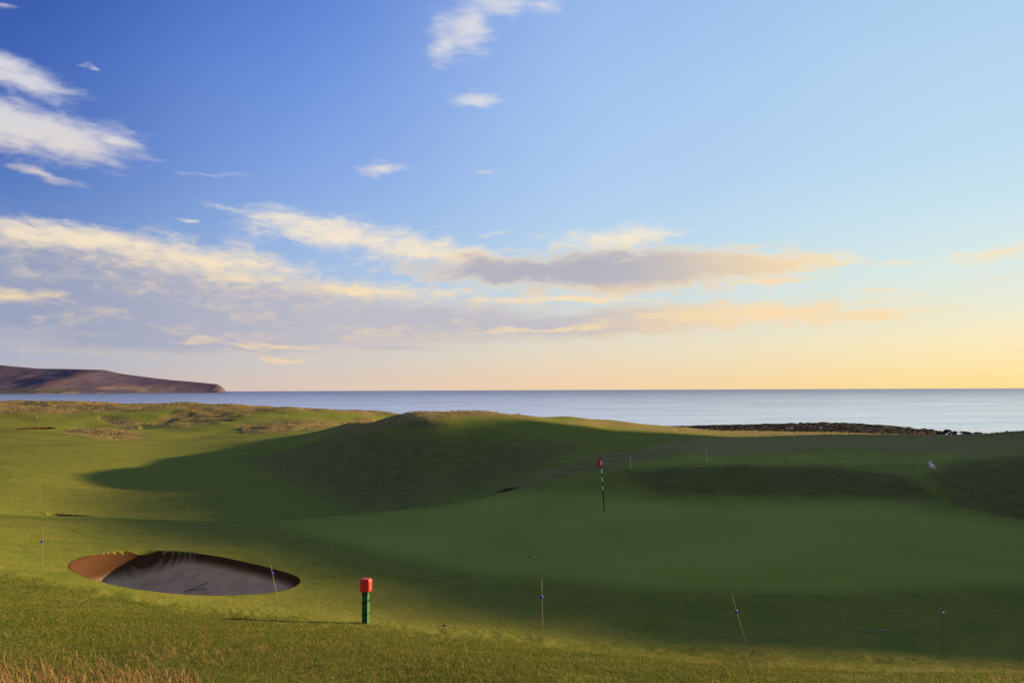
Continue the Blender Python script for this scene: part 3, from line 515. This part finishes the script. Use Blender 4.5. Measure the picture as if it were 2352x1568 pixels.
# rake in the bunker
x, y, z = onground(452, 1354, y0=19); wood = plain('dark_wood', (.07, .06, .05), .6, .3)
rk = empty('bunker_rake', (x, y, z+.03), math.radians(12)); tag(rk, 'dark rake lying on the sand inside the large bunker', 'rake')
zl = lambda dx_, dy_: float(gz(x+dx_*math.cos(.21)-dy_*math.sin(.21), y+dx_*math.sin(.21)+dy_*math.cos(.21)))+EYE-z
pym('handle', *tube([(-.32, -.05, zl(-.32, -.05)+.02), (0, .02, zl(0, .02)+.04), (.3, .1, zl(.3, .1)+.04)], .010, 8), wood, rk, True)
pym('rake_head', *tube([(-.26, -.0, zl(-.26, -.0)+.03), (.28, -.2, zl(.28, -.2)+.03)], .012, 6), wood, rk, True)
# thin hoop on the green
x, y, z = onground(2000, 1449); hp_ = [onground(a, b_) for a, b_ in ((1963, 1447), (1980, 1450), (2000, 1451), (2020, 1450), (2040, 1446))]
o = pym('turf_hose', *tube([(a-x, b_-y, c-z+.012) for a, b_, c in hp_], .009, 8), plain('grey_green_plastic', (.2, .28, .22), .5, .3), None, True); o.location = (x, y, z); tag(o, 'thin grey green curved tube lying on the shaded turf at lower right', 'tube')
# tee markers
for px, Yf, lab in ((2105, 118, 'small red tee marker on the far ridge, leftmost of three'), (2180, 120, 'small red tee marker on the far ridge, middle of three'), (2313, 126, 'small red tee marker on the far ridge, rightmost of three')):
    d = dirpx(px, 1000); x = d[0]/d[1]*Yf; z = float(gz(x, Yf))+EYE; t = empty('tee_marker', (x, Yf, z)); tag(t, lab, 'tee marker', 'red tee markers on the ridge')
    pym('marker_block', *box(-.18, .18, -.12, .12, .02, .26), rd, t, bevel=.03); pym('marker_stem', *tube([(0, 0, -.1), (0, 0, .03)], .04), bk_, t)
# turf clods
for px, py, lab in ((1020, 1437, 'small dark turf clod on the sunlit strip between post and third cane'), (1215, 1279, 'tiny dark turf clod in the middle of the shaded green')):
    x, y, z = onground(px, py); v, q = rock_mesh(.04, .03, .02, int(px), 8, 5); o = pym('turf_clod', v, q, plain('clod_soil', (.05, .05, .02), .9, .1), None, False); o.location = (x, y, z+.01); tag(o, lab, 'turf clod')
# ---------------------------------------------------------------- gull
xg, yg = hit(2142, 1084, y0=33); zg = float(gz(xg, yg))+EYE
wf = plain('white_feathers', (.92, .92, .9), .7, .2, .02); gf = plain('grey_feathers', (.42, .45, .5), .7, .2, .1); pk = plain('pink_leg', (.55, .3, .25), .6, .3); yb = plain('yellow_beak', (.7, .45, .06), .4, .3); bf = plain('black_feathers', (.05, .05, .05), .6, .2)
gu = empty('gull', (xg, yg, zg), math.radians(8)); tag(gu, 'white and grey gull standing on the turf at the right facing left', 'gull'); gs = yg/FPX*25/.47; gu.scale = (gs, gs, gs)
bpth = [(.225, 0, .125), (.17, 0, .145), (.11, 0, .175), (.05, 0, .21), (-.01, 0, .245), (-.055, 0, .285), (-.08, 0, .33), (-.092, 0, .37), (-.10, 0, .405), (-.115, 0, .43), (-.135, 0, .438), (-.15, 0, .437)]
brad = [.012, .034, .068, .093, .104, .096, .074, .054, .05, .047, .035, .014]
v, f = tube(bpth, brad, 20); pym('body', v, f, wf, gu, True, sub=1)
for s in (-1, 1):
    wp = [(-.03, s*.075, .285), (.02, s*.082, .265), (.08, s*.074, .232), (.14, s*.052, .195), (.20, s*.03, .16), (.24, s*.018, .138)]
    v, f = tube([(p[0], 0, p[2]) for p in wp], [.012, .04, .05, .042, .026, .008], 16)
    v = [(a, b_*.45+s*np.interp(a, [p[0] for p in wp], [abs(p[1]) for p in wp]), c) for a, b_, c in v]; pym('wing', v, f, gf, gu, True, sub=1)
    pym('wing_tip', *tube([(.22, s*.022, .15), (.26, s*.016, .13), (.29, s*.010, .118)], [.014, .011, .003], 8), bf, gu, True)
    pym('leg', *tube([(.0, s*.035, .17), (.008, s*.035, .09), (-.002, s*.035, .004)], [.014, .007, .007], 8), pk, gu, True)
    pym('foot', [(0, s*.035, .006), (-.055, s*.035-.03, .003), (-.062, s*.035, .003), (-.055, s*.035+.03, .003), (.012, s*.035, .012)], [(0, 1, 2), (0, 2, 3), (4, 1, 2), (4, 2, 3), (1, 4, 0)], pk, gu)
    pym('eye', *tube([(-.125, s*.034, .442), (-.125, s*.044, .442)], .005, 8), bf, gu, True)
pym('beak', *tube([(-.148, 0, .436), (-.18, 0, .430), (-.20, 0, .419)], [.013, .010, .003], 8), yb, gu, True)
print('GULL', xg, yg)
